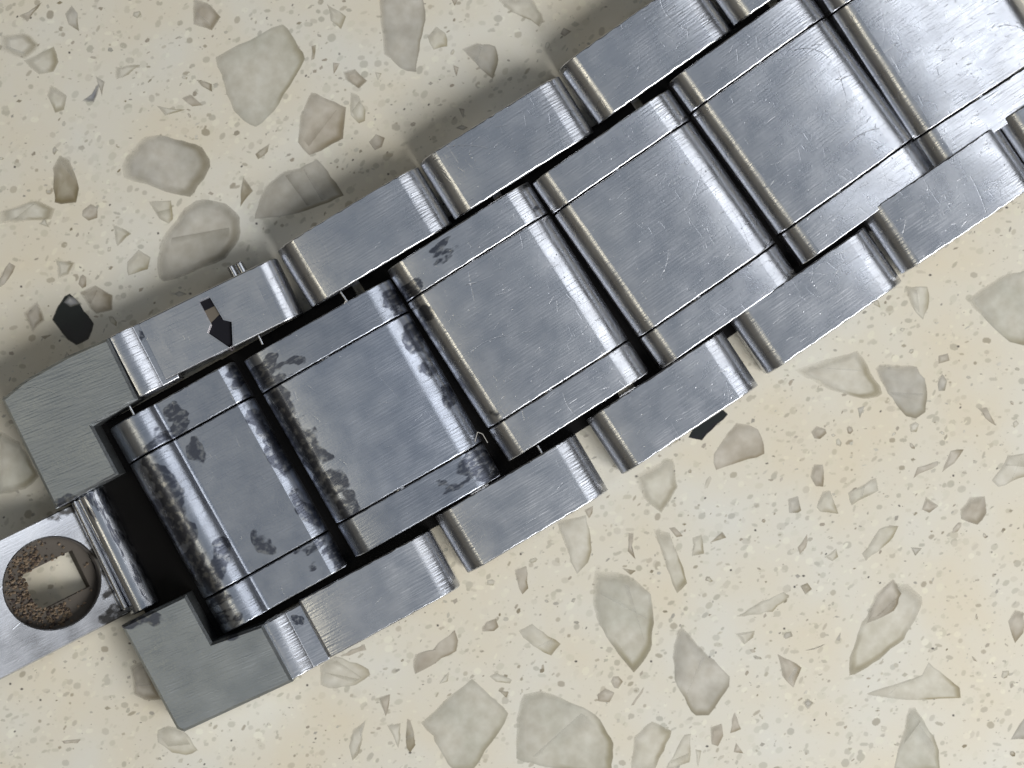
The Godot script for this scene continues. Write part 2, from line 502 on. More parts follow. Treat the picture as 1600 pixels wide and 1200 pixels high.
func chip(parent: Node, mat: Material, pts: PackedVector2Array, tone: Color, softness: float, seed_: int) -> void:
	# one piece of crushed quartz set in the resin: flush top with a ground rim; colour runs darker and yellower towards one flank
	var r := RandomNumberGenerator.new()
	r.seed = seed_
	var mid := Vector2.ZERO
	for p in pts:
		mid += p / pts.size()
	# break the outline up a little
	var line := PackedVector2Array()
	var n := pts.size()
	for i in n:
		var a := pts[i]
		var b := pts[(i + 1) % n]
		var steps := clampi(int(a.distance_to(b) / 0.35), 1, 6)
		for k in steps:
			var q := a.lerp(b, float(k) / steps)
			var round_off := 0.04 * (1.0 if k == 0 else 0.0)
			q = q.lerp(mid, round_off * 0.6)
			var jag := minf(0.05, a.distance_to(b) * 0.05)
			line.append(q + Vector2(r.randf_range(-jag, jag), r.randf_range(-jag, jag)))
	var m := line.size()
	var size := 0.0
	for p in line:
		size = maxf(size, p.distance_to(mid))
	var up := 0.012 + r.randf() * 0.01
	var dark_side := r.randf_range(-0.1, 1.5)      # direction of the flank that is darker and yellower
	var side := Vector2(cos(dark_side), sin(dark_side))
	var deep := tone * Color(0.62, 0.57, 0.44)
	var clear := tone.lerp(CREAM, 0.5 if tone.r > 0.1 else 0.0)
	var thin := clampf(0.05 / size, 0.02, 0.12)
	var wide := clampf(0.34 / size, 0.10, 0.30)
	var rings := [1.0, 1.0 - thin - softness * 0.22, 1.0 - thin - wide - softness * 0.22, 0.40, 0.18]
	var s := Shape.new()
	s.coloured = true
	var tilt := Vector2.RIGHT.rotated(r.randf() * TAU)
	var blot := FastNoiseLite.new()
	blot.seed = seed_
	blot.frequency = 0.9 / size
	blot.fractal_octaves = 3
	var fade := r.randf_range(0.45, 1.0) if tone.r > 0.1 else 0.0
	var flank := r.randf_range(0.55, 1.0)
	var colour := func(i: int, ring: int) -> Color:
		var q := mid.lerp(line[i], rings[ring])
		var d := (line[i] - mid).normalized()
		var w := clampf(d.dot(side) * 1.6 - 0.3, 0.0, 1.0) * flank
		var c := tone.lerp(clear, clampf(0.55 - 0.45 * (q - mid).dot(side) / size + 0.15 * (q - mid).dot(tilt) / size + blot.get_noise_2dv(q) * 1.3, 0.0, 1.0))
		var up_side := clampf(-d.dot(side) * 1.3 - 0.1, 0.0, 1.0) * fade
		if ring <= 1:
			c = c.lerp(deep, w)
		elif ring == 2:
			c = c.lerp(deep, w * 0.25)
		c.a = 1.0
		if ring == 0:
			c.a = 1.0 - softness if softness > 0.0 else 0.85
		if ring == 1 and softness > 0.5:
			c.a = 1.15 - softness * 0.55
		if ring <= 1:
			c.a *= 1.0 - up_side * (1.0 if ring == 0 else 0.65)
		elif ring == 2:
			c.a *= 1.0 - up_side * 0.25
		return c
	for k in rings.size() - 1:
		for i in m:
			var j := (i + 1) % m
			var q := [mid.lerp(line[i], rings[k]), mid.lerp(line[j], rings[k]), mid.lerp(line[j], rings[k + 1]), mid.lerp(line[i], rings[k + 1])]
			var p := []
			for e in 4:
				p.append(Vector3(q[e].x - mid.x, up if (e > 1 or k > 0) else 0.004, q[e].y - mid.y))
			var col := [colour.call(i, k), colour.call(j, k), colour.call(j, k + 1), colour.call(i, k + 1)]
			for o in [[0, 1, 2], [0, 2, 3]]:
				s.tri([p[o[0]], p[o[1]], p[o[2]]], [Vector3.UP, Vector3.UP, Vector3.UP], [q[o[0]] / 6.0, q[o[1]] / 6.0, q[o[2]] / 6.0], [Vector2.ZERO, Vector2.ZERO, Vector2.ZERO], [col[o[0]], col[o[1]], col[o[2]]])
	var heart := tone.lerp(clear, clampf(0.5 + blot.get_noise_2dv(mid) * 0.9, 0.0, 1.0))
	for i in m:
		var j := (i + 1) % m
		var q2 := [mid.lerp(line[i], 0.18), mid.lerp(line[j], 0.18), mid]
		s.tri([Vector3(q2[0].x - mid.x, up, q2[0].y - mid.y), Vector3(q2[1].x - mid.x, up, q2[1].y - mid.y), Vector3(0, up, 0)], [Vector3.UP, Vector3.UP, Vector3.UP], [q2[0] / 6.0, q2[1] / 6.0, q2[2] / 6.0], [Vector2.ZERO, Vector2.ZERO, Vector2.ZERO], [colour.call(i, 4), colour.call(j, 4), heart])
	if size > 1.0 and tone.r > 0.1 and r.randf() < 0.7:
		# cleavage faces inside the clear stone: crisp on one side, fading away
		var core := PackedVector2Array()
		for p in line:
			core.append(mid.lerp(p, 0.86 - softness * 0.2))
		for k in r.randi_range(1, 2 if size > 1.3 else 1):
			var dir := Vector2.RIGHT.rotated(r.randf() * TAU)
			var nrm := Vector2(-dir.y, dir.x)
			var at := mid + nrm * r.randf_range(-0.35, 0.35) * size
			var far := size * r.randf_range(0.35, 0.8)
			var band := PackedVector2Array([at - dir * size * 2.0, at + dir * size * 2.0, at + dir * size * 2.0 + nrm.rotated(r.randf_range(-0.3, 0.3)) * far, at - dir * size * 2.0 + nrm * far])
			var shade := tone.lerp(Color(0.66, 0.66, 0.63), r.randf_range(0.4, 0.9)) if r.randf() < 0.5 else tone * Color(0.80, 0.79, 0.74)
			for piece in Geometry2D.intersect_polygons(core, band):
				var ids := Geometry2D.triangulate_polygon(piece)
				for i in range(0, ids.size(), 3):
					var p3 := []
					var c3 := []
					for e in 3:
						var q3: Vector2 = piece[ids[i + e]]
						p3.append(Vector3(q3.x - mid.x, up + 0.003 + 0.002 * k, q3.y - mid.y))
						var c := shade
						c.a = 0.34 if absf((q3 - at).dot(nrm)) < 0.02 else 0.0
						c3.append(c)
					s.tri(p3, [Vector3.UP, Vector3.UP, Vector3.UP], [Vector2(p3[0].x, p3[0].z) / 6.0, Vector2(p3[1].x, p3[1].z) / 6.0, Vector2(p3[2].x, p3[2].z) / 6.0], [Vector2.ZERO, Vector2.ZERO, Vector2.ZERO], c3)
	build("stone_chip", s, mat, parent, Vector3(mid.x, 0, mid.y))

func worktop() -> void:
	var size := 2048
	var span := 72.0       # mm that one texture covers
	var im := Image.create(size, size, false, Image.FORMAT_RGB8)
	im.fill(CREAM.linear_to_srgb())
	var r := RandomNumberGenerator.new()
	r.seed = 5
	# fine grit in the resin
	for k in 46000:
		var c := CREAM
		var kind := r.randf()
		if kind < 0.25:
			c = CREAM.lerp(Color(0.70, 0.68, 0.60), r.randf_range(0.2, 0.9))
		elif kind < 0.9:
			c = CREAM.lerp(Color(0.40, 0.385, 0.34), pow(r.randf(), 1.6) * 0.75 + 0.08)
		elif kind < 0.975:
			c = CREAM.lerp(Color(0.28, 0.25, 0.20), r.randf_range(0.3, 0.8))
		else:
			c = Color(0.10, 0.095, 0.09)
		c = c.linear_to_srgb()
		var w := int(pow(r.randf(), 2.6) * 6.5) + 1
		if kind >= 0.975:
			w = r.randi_range(1, 2)
		var asp := r.randf_range(0.3, 0.9)
		var ang := r.randf_range(-1.3, 0.3)
		var cx := r.randi_range(0, size - 1)
		var cy := r.randi_range(0, size - 1)
		var ca := cos(ang)
		var sa := sin(ang)
		for y in range(-w, w + 1):
			for x in range(-w, w + 1):
				var a := (x * ca + y * sa) / (w + 0.01)
				var b := (-x * sa + y * ca) / (w * asp + 0.01)
				if a * a + b * b <= 1.0:
					im.set_pixel(posmod(cx + x, size), posmod(cy + y, size), c)
	var m := StandardMaterial3D.new()
	m.resource_name = "quartz_resin"
	m.albedo_texture = ImageTexture.create_from_image(im)
	m.roughness = 0.42
	m.metallic_specular = 0.4
	var cloud := noise_image(77, 0.010, 512, 512, 5)
	m.detail_enabled = true
	m.detail_blend_mode = BaseMaterial3D.BLEND_MODE_MUL
	m.detail_uv_layer = BaseMaterial3D.DETAIL_UV_2
	m.detail_albedo = ImageTexture.create_from_image(ramp_image(cloud, Color(0.98, 0.954, 0.895), Color(0.98, 0.993, 1.0)))
	var s := Shape.new()
	var x0 := -75.0
	var x1 := 75.0
	var z0 := -60.0
	var z1 := 60.0
	var y0 := -20.0
	var top := [Vector3(x0, 0, z0), Vector3(x1, 0, z0), Vector3(x1, 0, z1), Vector3(x0, 0, z1)]
	var uv := []
	var uv2 := []
	for p in top:
		uv.append(Vector2(p.x, p.z) / span + Vector2(0.5, 0.5))
		uv2.append(Vector2(p.x, p.z) / 50.0)
	var ups := [Vector3.UP, Vector3.UP, Vector3.UP, Vector3.UP]
	s.quad(top, ups, uv, uv2)
	var corners := [[x0, z0, x1, z0, Vector3(0, 0, -1)], [x1, z0, x1, z1, Vector3(1, 0, 0)], [x1, z1, x0, z1, Vector3(0, 0, 1)], [x0, z1, x0, z0, Vector3(-1, 0, 0)]]
	for e in corners:
		s.flat([Vector3(e[0], 0, e[1]), Vector3(e[2], 0, e[3]), Vector3(e[2], y0, e[3])], e[4], Color.WHITE, span)
		s.flat([Vector3(e[0], 0, e[1]), Vector3(e[2], y0, e[3]), Vector3(e[0], y0, e[1])], e[4], Color.WHITE, span)
	s.flat([Vector3(x0, y0, z0), Vector3(x1, y0, z0), Vector3(x1, y0, z1)], Vector3.DOWN, Color.WHITE, span)
	s.flat([Vector3(x0, y0, z0), Vector3(x1, y0, z1), Vector3(x0, y0, z1)], Vector3.DOWN, Color.WHITE, span)
	var top_o := build("worktop", s, m, self)
	tag(top_o, "cream quartz worktop with grey and taupe stone chips under the bracelet", "", "", "structure")
	# the stone in the resin
	var q := StandardMaterial3D.new()
	q.resource_name = "quartz_stone"
	q.vertex_color_use_as_albedo = true
	q.transparency = BaseMaterial3D.TRANSPARENCY_ALPHA
	q.roughness = 0.36
	q.metallic_specular = 0.45
	q.albedo_texture = ImageTexture.create_from_image(ramp_image(noise_image(91, 0.012, 512, 512, 5), Color(0.90, 0.89, 0.87), Color(1.0, 1.0, 1.0)))
	var seed_ := 1000
	var taken := []
	for row in CHIPS:
		var parts: PackedStringArray = row.split("|")
		var pts := PackedVector2Array()
		for w in parts[0].split(" "):
			var xy := w.split(",")
			pts.append(plan(float(xy[0]), float(xy[1])))
		var soft := float(parts[2]) if parts.size() > 2 else 0.25
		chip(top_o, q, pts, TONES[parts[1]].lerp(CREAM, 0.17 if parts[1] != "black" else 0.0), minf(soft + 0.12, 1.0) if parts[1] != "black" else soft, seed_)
		var mid := Vector2.ZERO
		var reach := 0.0
		for p in pts:
			mid += p / pts.size()
		for p in pts:
			reach = maxf(reach, p.distance_to(mid))
		taken.append([mid, reach])
		seed_ += 1
	# smaller chips between them
	var made := 0
	var names := ["pale", "taupe", "pale", "grey", "taupe", "white", "olive", "white"]
	for k in 900:
		if made >= 170:
			break
		var at := plan(r.randf_range(-10, 1610), r.randf_range(-10, 1210))
		var rad := lerpf(0.13, 0.42, pow(r.randf(), 2.2))
		var free := true
		for o in taken:
			if at.distance_to(o[0]) < o[1] * 0.85 + rad:
				free = false
				break
		if not free:
			continue
		taken.append([at, rad])
		var pts := PackedVector2Array()
		var sides := r.randi_range(4, 6)
		var asp := r.randf_range(0.35, 0.9)
		var ang := r.randf() * TAU
		for i in sides:
			var a := TAU * (i + r.randf_range(-0.28, 0.28)) / sides
			pts.append(at + Vector2(cos(a) * rad, sin(a) * rad * asp).rotated(ang))
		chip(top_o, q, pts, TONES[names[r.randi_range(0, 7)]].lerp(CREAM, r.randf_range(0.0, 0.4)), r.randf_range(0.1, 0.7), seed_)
		seed_ += 1
		made += 1
	# flecks too small to single out
	var f := Shape.new()
	f.coloured = true
	for k in 3600:
		var at := Vector2(r.randf_range(-31, 31), r.randf_range(-23.5, 23.5))
		var rad := lerpf(0.035, 0.19, pow(r.randf(), 2.6))
		var c: Color = TONES[names[r.randi_range(0, 7)]].lerp(CREAM, r.randf_range(0.0, 0.5))
		c.a = r.randf_range(0.6, 1.0)
		var sides := r.randi_range(4, 6)
		var asp := r.randf_range(0.25, 0.8)
		var ang := r.randf_range(-1.3, 0.3)
		var ring := []
		for i in sides:
			var a := TAU * (i + r.randf_range(-0.25, 0.25)) / sides
			var o := at + Vector2(cos(a) * rad, sin(a) * rad * asp).rotated(ang)
			ring.append(Vector3(o.x, 0.006, o.y))
		for i in sides:
			f.flat([ring[i], ring[(i + 1) % sides], Vector3(at.x, 0.007, at.y)], Vector3.UP, c, 6.0)
	tag(build("stone_flecks", f, q, top_o), "", "", "", "stuff")

# ------------------------------------------------------------------ clasp end
func clasp(parent: Node) -> void:
	# the two flat arms of the clasp that grip the last links, seen from inside
	var arm_mat := mats.coarse as StandardMaterial3D
	var t := 2.95
	var shapes := [
		{"pts": [[2, 624], [38, 594], [105, 556], [168, 528], [215, 624], [145, 666], [185, 741], [86, 795]], "spots": [[0.52, 0.955, 0.10, 0.05, 1.15], [0.45, 0.97, 0.06, 0.04, 1.1]]},
		{"pts": [[189, 978], [290, 929], [331, 1004], [410, 976], [458, 1065], [287, 1144], [276, 1139]], "spots": [[0.09, 0.18, 0.13, 0.06, 1.1], [0.66, 0.30, 0.06, 0.04, 0.9]]},
	]
	for i in 2:
		var d: Dictionary = shapes[i]
		var origin := plan(d.pts[0][0], d.pts[0][1], t)
		var poly := to_plan(d.pts, t, origin)
		var s := Shape.new()
		prism(s, poly, 0.5, t, 0.15)
		# lay the grain along the bracelet and the dirt over the plate's own extent
		var lo := Vector2(INF, INF)
		var hi := -lo
		for p in poly:
			lo = lo.min(p)
			hi = hi.max(p)
		for k in s.v.size():
			var p2 := Vector2(s.v[k].x, s.v[k].z) * 1000.0
			s.t[k] = p2.rotated(deg_to_rad(22)) / 20.0 + Vector2(0.3 * i, 0.1)
			s.t2[k] = (p2 - lo) / (hi - lo)
		var o := node("clasp_arm", parent, Vector3(origin.x, 0, origin.y))
		build("arm_plate", s, grime_and_shade(arm_mat, 60 + i, d.spots, 0.0, 256, 256), o)
		# the rolled knuckle at the end of the arm, lower than the plate
		var from: Vector2 = plan(170, 527, 2.6) if i == 0 else plan(410, 976, 2.6)
		var deg := -27.5
		var width: float = 106.0 * STEP * 0.977 if i == 0 else 98.0 * STEP * 0.977
		var prof := [[Vector2(0.02, 2.0), Vector2(-1, 0)], [Vector2(0.02, 2.55), Vector2(-1, 0)]]
		for k in 13:
			var x := 0.02 + 1.30 * k / 12.0
			var dx := x - 0.22
			prof.append([Vector2(x, 2.6 - (1.75 - sqrt(1.75 * 1.75 - dx * dx))), Vector2(dx, sqrt(1.75 * 1.75 - dx * dx)).normalized()])
		prof += run(Vector2(1.36, 2.17), Vector2(2.22, 2.10), 6)
		prof += arc(2.22, 2.02, 0.08, 0.08, 10, 90, 4)
		prof += run(Vector2(2.30, 2.0), Vector2(2.30, 0.6), 2)
		prof += run(Vector2(2.30, 0.5), Vector2(0.02, 0.5), 2)
		var kn := build("knuckle", swept(prof, width, 0.06, 700 + i), grime_and_shade(mats.clean, 80 + i, [[0.75, 0.2, 0.16, 0.10, 0.7]], 0.0, 192, 192), o, Vector3(from.x - origin.x, 0, from.y - origin.y), along(deg))
		kn.set_meta("label", "rolled knuckle at the end of the clasp arm")

func blade(parent: Node) -> void:
	# polished folding blade of the clasp: a plate with a round hole over a second plate with a slot, and a rolled barrel
	var t := 2.4
	var origin := plan(82, 911, t)
	var basis_ := along(-27.0, -26.0, 3.0)
	var k := STEP * (EYE - t) / EYE
	var kx := k / cos(deg_to_rad(26.0))
	var o := node("clasp_blade", parent, Vector3(origin.x, t, origin.y), basis_)
	var rad := 71.0 * k
	var z0 := -97.0 * k
	var z1 := 97.0 * k
	var x0 := -7.5
	var x1 := 84.0 * kx
	var holes := [[], []]
	for half in 2:
		var poly := PackedVector2Array()
		if half == 0:
			poly.append(Vector2(x0, 0.0))
			poly.append(Vector2(x0, z0))
			poly.append(Vector2(x1, z0))
			poly.append(Vector2(x1, 0.0))
		else:
			poly.append(Vector2(x1, 0.0))
			poly.append(Vector2(x1, z1))
			poly.append(Vector2(x0, z1))
			poly.append(Vector2(x0, 0.0))
		var seams := [3]
		var n := 28
		for i in n + 1:
			var a := (PI * i / n) if half == 0 else (PI + PI * i / n)
			poly.append(Vector2(cos(a) * rad * 1.08, -sin(a) * rad))
		seams = [3, 3 + n + 1]
		holes[half] = [poly, seams]
	var s := Shape.new()
	for h in holes:
		prism(s, h[0], -0.7, 0.0, 0.07, h[1])
	for i in s.v.size():
		s.t2[i] = Vector2((s.v[i].x * 1000.0 - x0) / (x1 - x0), (s.v[i].z * 1000.0 - z0) / (z1 - z0))
	build("blade_plate", s, grime_and_shade(mats.polish, 91, [[0.93, 0.08, 0.10, 0.12, 0.62], [0.93, 0.9, 0.12, 0.14, 0.72], [0.99, 0.5, 0.05, 0.6, 0.8]], 0.0, 256, 256, Color(0.20, 0.185, 0.16)), o)
	# lower plate with a slot through which the worktop shows
	var lower := Shape.new()
	var sl := [Vector2(-34, -32) * k, Vector2(56, -32) * k, Vector2(56, 32) * k, Vector2(-34, 32) * k]
	var e := 76.0 * k
	var yl := -0.72
	for q in [[Vector2(-e, -e), Vector2(e, -e), sl[1], sl[0]], [Vector2(e, -e), Vector2(e, e), sl[2], sl[1]], [Vector2(e, e), Vector2(-e, e), sl[3], sl[2]], [Vector2(-e, e), Vector2(-e, -e), sl[0], sl[3]]]:
		var poly := PackedVector2Array(q)
		prism(lower, poly, yl - 1.0, yl - 0.12, 0.02, [1, 3])
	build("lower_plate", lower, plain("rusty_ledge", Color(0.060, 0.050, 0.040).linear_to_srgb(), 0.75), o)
	# dried rusty dirt on the ledge round the slot
	var crumbs := Shape.new()
	crumbs.coloured = true
	var r := RandomNumberGenerator.new()
	r.seed = 17
	for i in 900:
		var a := r.randf() * TAU
		var d := r.randf_range(0.50, 0.97) * rad
		var p := Vector2(cos(a), sin(a)) * d
		if p.x > -30 * k and p.x < 60 * k and absf(p.y) < 31 * k:
			continue
		if p.x > 12 * k and r.randf() < 0.85:
			continue
		var w := r.randf_range(0.03, 0.12)
		var c := Color(0.075, 0.052, 0.032).lerp(Color(0.19, 0.14, 0.095), r.randf())
		if r.randf() < 0.2:
			c = Color(0.04, 0.03, 0.025)
		var y := yl - 0.12 + r.randf() * 0.12
		lump(crumbs, Vector3(p.x, y, p.y), w, c, r)
	tag(build("rust_crumbs", crumbs, mats.rust, o), "brown rusty dirt caked round the slot in the clasp hole", "", "", "stuff")
	# the rolled barrel that turns on the last link, with the two bright folds beside it
	var roll := Shape.new()
	var prof := arc(0, 0, 0.88, 0.80, 0, 360, 40)
	prof.pop_back()
	var wid := 206.0 * k
	roll = swept(prof, wid, 0.12, 801)
	var barrel_at := Vector2(102.0 * kx, -104.0 * k)
	build("hinge_barrel", roll, grime_and_shade(mats.polish, 97, [[0.6, 0.08, 0.5, 0.16, 0.9], [0.62, 0.40, 0.22, 0.5, 0.5], [0.95, 0.6, 0.10, 0.5, 0.8]], 0.0, 256, 256), o, Vector3(barrel_at.x, 0.22, barrel_at.y))
	for i in 2:
		var fold := swept(arc(0, 0, 0.20 - 0.03 * i, 0.26, 0, 352, 20), wid * (0.96 - 0.04 * i), 0.08, 811 + i)
		build("fold", fold, mats.polish, o, Vector3(barrel_at.x - 0.70 - 0.30 * i, 0.42 - 0.10 * i, barrel_at.y + 0.1), Basis(Vector3.UP, deg_to_rad(1.2 - 1.8 * i)))

func lump(s: Shape, at: Vector3, w: float, c: Color, r: RandomNumberGenerator) -> void:
	var ring := []
	for i in 5:
		var a := TAU * (i + r.randf_range(-0.3, 0.3)) / 5.0
		ring.append(at + Vector3(cos(a) * w, r.randf_range(-0.2, 0.2) * w, sin(a) * w * r.randf_range(0.6, 1.0)))
	var tip := at + Vector3(0, w * r.randf_range(0.5, 0.9), 0)
	for i in 5:
		var q := [ring[i], ring[(i + 1) % 5], tip]
		var g: Vector3 = (q[2] - q[0]).cross(q[1] - q[0]).normalized()
		s.flat(q, g if g.y > 0.0 else -g, c)

func first_links(parent: Node) -> void:
	# middle link next to the clasp: a barrel along its front, then a lower flat
	var t := 2.7
	var k := STEP * (EYE - t) / EYE
	var prof := arc(1.55, 1.35, 1.55, 1.42, 0, 52, 14)
	var last: Vector2 = prof[-1][0]
	prof.append([Vector2(last.x + 0.10, 2.20), Vector2(0.35, 1).normalized()])
	prof += run(Vector2(last.x + 0.25, 2.17), Vector2(6.75, 2.17), 20)
	prof += shoulder(6.75, 2.17, 0.85, 16.0, true)
	prof += run(Vector2(7.6, 1.0), Vector2(7.6, 0.2), 2)
	prof += run(Vector2(7.55, 0.12), Vector2(1.55, 0.0), 2)
	prof += arc(1.55, 1.35, 1.55, 1.42, 184, 360, 26)
	prof.pop_back()
	var at := plan(196, 728, t)
	var o := node("middle_link", parent, Vector3(at.x, 0, at.y), along(-29.1))
	o.set_meta("label", "dirt stained middle link next to the clasp, with a rounded barrel along its front")
	var gap := 0.09
	build("centre_bar", swept(prof, 243 * k - gap, 0.05, 501), grime_and_shade(mats.smoky, 41, [[0.95, 0.5, 0.06, 0.8, 0.7], [0.18, 0.24, 0.12, 0.20, 1.0], [0.10, 0.45, 0.14, 0.30, 0.95], [0.26, 0.82, 0.12, 0.12, 1.05], [0.10, 0.75, 0.10, 0.3, 0.95], [0.60, 0.86, 0.08, 0.10, 0.5], [0.47, 0.12, 0.06, 0.12, 0.5]], 0.0, 512, 512), o, Vector3(0, 0, gap / 2))  # first spot paints the right end as if shaded; the rest is dirt
	var shade_bar := run(Vector2(-3.3, 0.7), Vector2(7.0, 0.7), 4) + run(Vector2(7.0, 0.65), Vector2(7.0, 0.2), 1) + run(Vector2(7.0, 0.15), Vector2(-3.3, 0.15), 1) + run(Vector2(-3.3, 0.2), Vector2(-3.3, 0.65), 1)
	build("gap_shade_bar", swept(shade_bar, 372 * k + 0.9, 0.05, 509), mats.shade_bar, o, Vector3(0, 0, -65 * k - 0.45))  # added dark bar, keeps the gap towards the barrel as black as shade
	build("side_strip", swept(prof, 65 * k - gap, 0.06, 502), grime_and_shade(mats.smoky, 43, [[0.96, 0.5, 0.05, 0.7, 0.75], [0.28, 0.82, 0.14, 0.26, 0.9], [0.46, 0.62, 0.09, 0.4, 1.1]], 0.0, 320, 160), o, Vector3(0, 0, -65 * k + gap / 2))  # first spot is shade painted on the right end, others are dirt
	build("side_strip", swept(prof, 64 * k - gap, 0.06, 503), grime_and_shade(mats.smoky, 47, [[0.97, 0.5, 0.06, 0.7, 0.7], [0.10, 0.5, 0.12, 0.5, 0.75], [0.85, 0.4, 0.14, 0.4, 0.5]], 0.0, 320, 160), o, Vector3(0, 0, 243 * k + gap / 2))  # right end darkened like shade by the first spot; the others are dirt
	# outer link of the far row with the pin arrow cut into its flat
	var tu := 2.28
	var ku := STEP * (EYE - tu) / EYE
	var a0 := plan(232, 497, tu)
	var b := along(-26.0)
	var flat := 187.0 * ku
	var wid := 99.0 * ku
	var bev := 0.075
	var p2 := run(Vector2(-0.6, tu), Vector2(0.25, tu), 3)
	p2 += run(Vector2(0.25, tu), Vector2(flat - 0.4, tu), 12)
	p2 += run(Vector2(flat - 0.4, tu), Vector2(flat, tu), 2)
	p2 += arc(flat, tu / 2, 1.1, tu / 2, 4, 176, 18)
	p2 += run(Vector2(flat, 0), Vector2(-0.6, 0), 2)
	p2 += run(Vector2(-0.6, 0.05), Vector2(-0.6, tu - 0.05), 2)
	var u1 := build("outer_link", swept(p2, wid, bev, 511, Vector2(0.25, flat - 0.4)), mats.clean, parent, Vector3(a0.x, 0, a0.y), b)
	u1.set_meta("label", "outer link beside the clasp with an arrow engraved in its flat")
	var arrow := []
	for q in [[312, 472], [328, 465], [349, 500], [362, 503], [364, 547], [326, 521], [331, 508]]:
		arrow.append((plan(q[0], q[1], tu) - a0).rotated(deg_to_rad(26.0)))
	# the flat round the arrow: two halves that meet along a line through it
	var outline := PackedVector2Array([Vector2(0.25, bev), Vector2(flat - 0.4, bev), Vector2(flat - 0.4, wid - bev), Vector2(0.25, wid - bev)])
	var hole := PackedVector2Array(arrow)
	var top := Shape.new()
	var split: float = (arrow[0].x + arrow[1].x) * 0.5
	for half in 2:
		var slab := PackedVector2Array([Vector2(0.25, -1), Vector2(split, -1), Vector2(split, wid + 1), Vector2(0.25, wid + 1)]) if half == 0 else PackedVector2Array([Vector2(split, -1), Vector2(flat - 0.4, -1), Vector2(flat - 0.4, wid + 1), Vector2(split, wid + 1)])
		for piece in Geometry2D.intersect_polygons(outline, slab):
			for rest in Geometry2D.clip_polygons(piece, hole):
				var ids := Geometry2D.triangulate_polygon(rest)
				for i in range(0, ids.size(), 3):
					top.flat([Vector3(rest[ids[i]].x, tu, rest[ids[i]].y), Vector3(rest[ids[i + 1]].x, tu, rest[ids[i + 1]].y), Vector3(rest[ids[i + 2]].x, tu, rest[ids[i + 2]].y)], Vector3.UP)
	build("engraved_flat", top, mats.clean, u1)
	var cut := Shape.new()
	cut.coloured = true
	var deep := 0.16
	var turn := -1.0 if Geometry2D.is_polygon_clockwise(hole) else 1.0
	for i in hole.size():
		var p := hole[i]
		var q := hole[(i + 1) % hole.size()]
		var e := (q - p).normalized()
		var w := Vector3(-e.y, 0, e.x) * turn
		var lip := Vector2(w.x, w.z) * -0.075
		var c := Color(0.62, 0.55, 0.57)
		# a raised burr along the cut, then the wall
		cut.flat([Vector3(p.x + lip.x, tu + 0.004, p.y + lip.y), Vector3(q.x + lip.x, tu + 0.004, q.y + lip.y), Vector3(q.x, tu - 0.03, q.y)], (Vector3.UP + w * 0.7).normalized(), c)
		cut.flat([Vector3(p.x + lip.x, tu + 0.004, p.y + lip.y), Vector3(q.x, tu - 0.03, q.y), Vector3(p.x, tu - 0.03, p.y)], (Vector3.UP + w * 0.7).normalized(), c)
		cut.flat([Vector3(p.x, tu - 0.03, p.y), Vector3(q.x, tu - 0.03, q.y), Vector3(q.x, tu - deep, q.y)], w, c)
		cut.flat([Vector3(p.x, tu - 0.03, p.y), Vector3(q.x, tu - deep, q.y), Vector3(p.x, tu - deep, p.y)], w, c)
	var wall_mat := plain("cut_steel", Color(1, 1, 1), 0.4, 1.0)
	wall_mat.vertex_color_use_as_albedo = true
	build("arrow_rim", cut, wall_mat, u1)
	var floor_ := Shape.new()
	floor_.coloured = true
	var fid := Geometry2D.triangulate_polygon(hole)
	for i in range(0, fid.size(), 3):
		var pp := []
		for e2 in 3:
			pp.append(Vector3(hole[fid[i + e2]].x, tu - deep, hole[fid[i + e2]].y))
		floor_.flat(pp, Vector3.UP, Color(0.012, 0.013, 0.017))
	# worn bare patch of the floor in the shaft
	var sh0: Vector2 = hole[0]
	var sh1: Vector2 = hole[1]
	var sh2: Vector2 = hole[2]
	var sh3: Vector2 = hole[6]
	var e0 := sh0.lerp(sh3, 0.9)
	var e1 := sh1.lerp(sh2, 0.72)
	sh0 = sh0.lerp(e0, 0.42)
	sh1 = sh1.lerp(e1, 0.50)
	for q in [[sh0, sh1, e1], [sh0, e1, e0]]:
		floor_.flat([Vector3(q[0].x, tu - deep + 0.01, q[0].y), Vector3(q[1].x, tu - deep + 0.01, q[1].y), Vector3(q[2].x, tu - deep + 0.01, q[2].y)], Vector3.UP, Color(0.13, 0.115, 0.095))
	var floor_mat := plain("arrow_dirt", Color(1, 1, 1), 0.85)
	floor_mat.metallic_specular = 0.2
	floor_mat.vertex_color_use_as_albedo = true
	build("arrow_floor", floor_, floor_mat, u1)

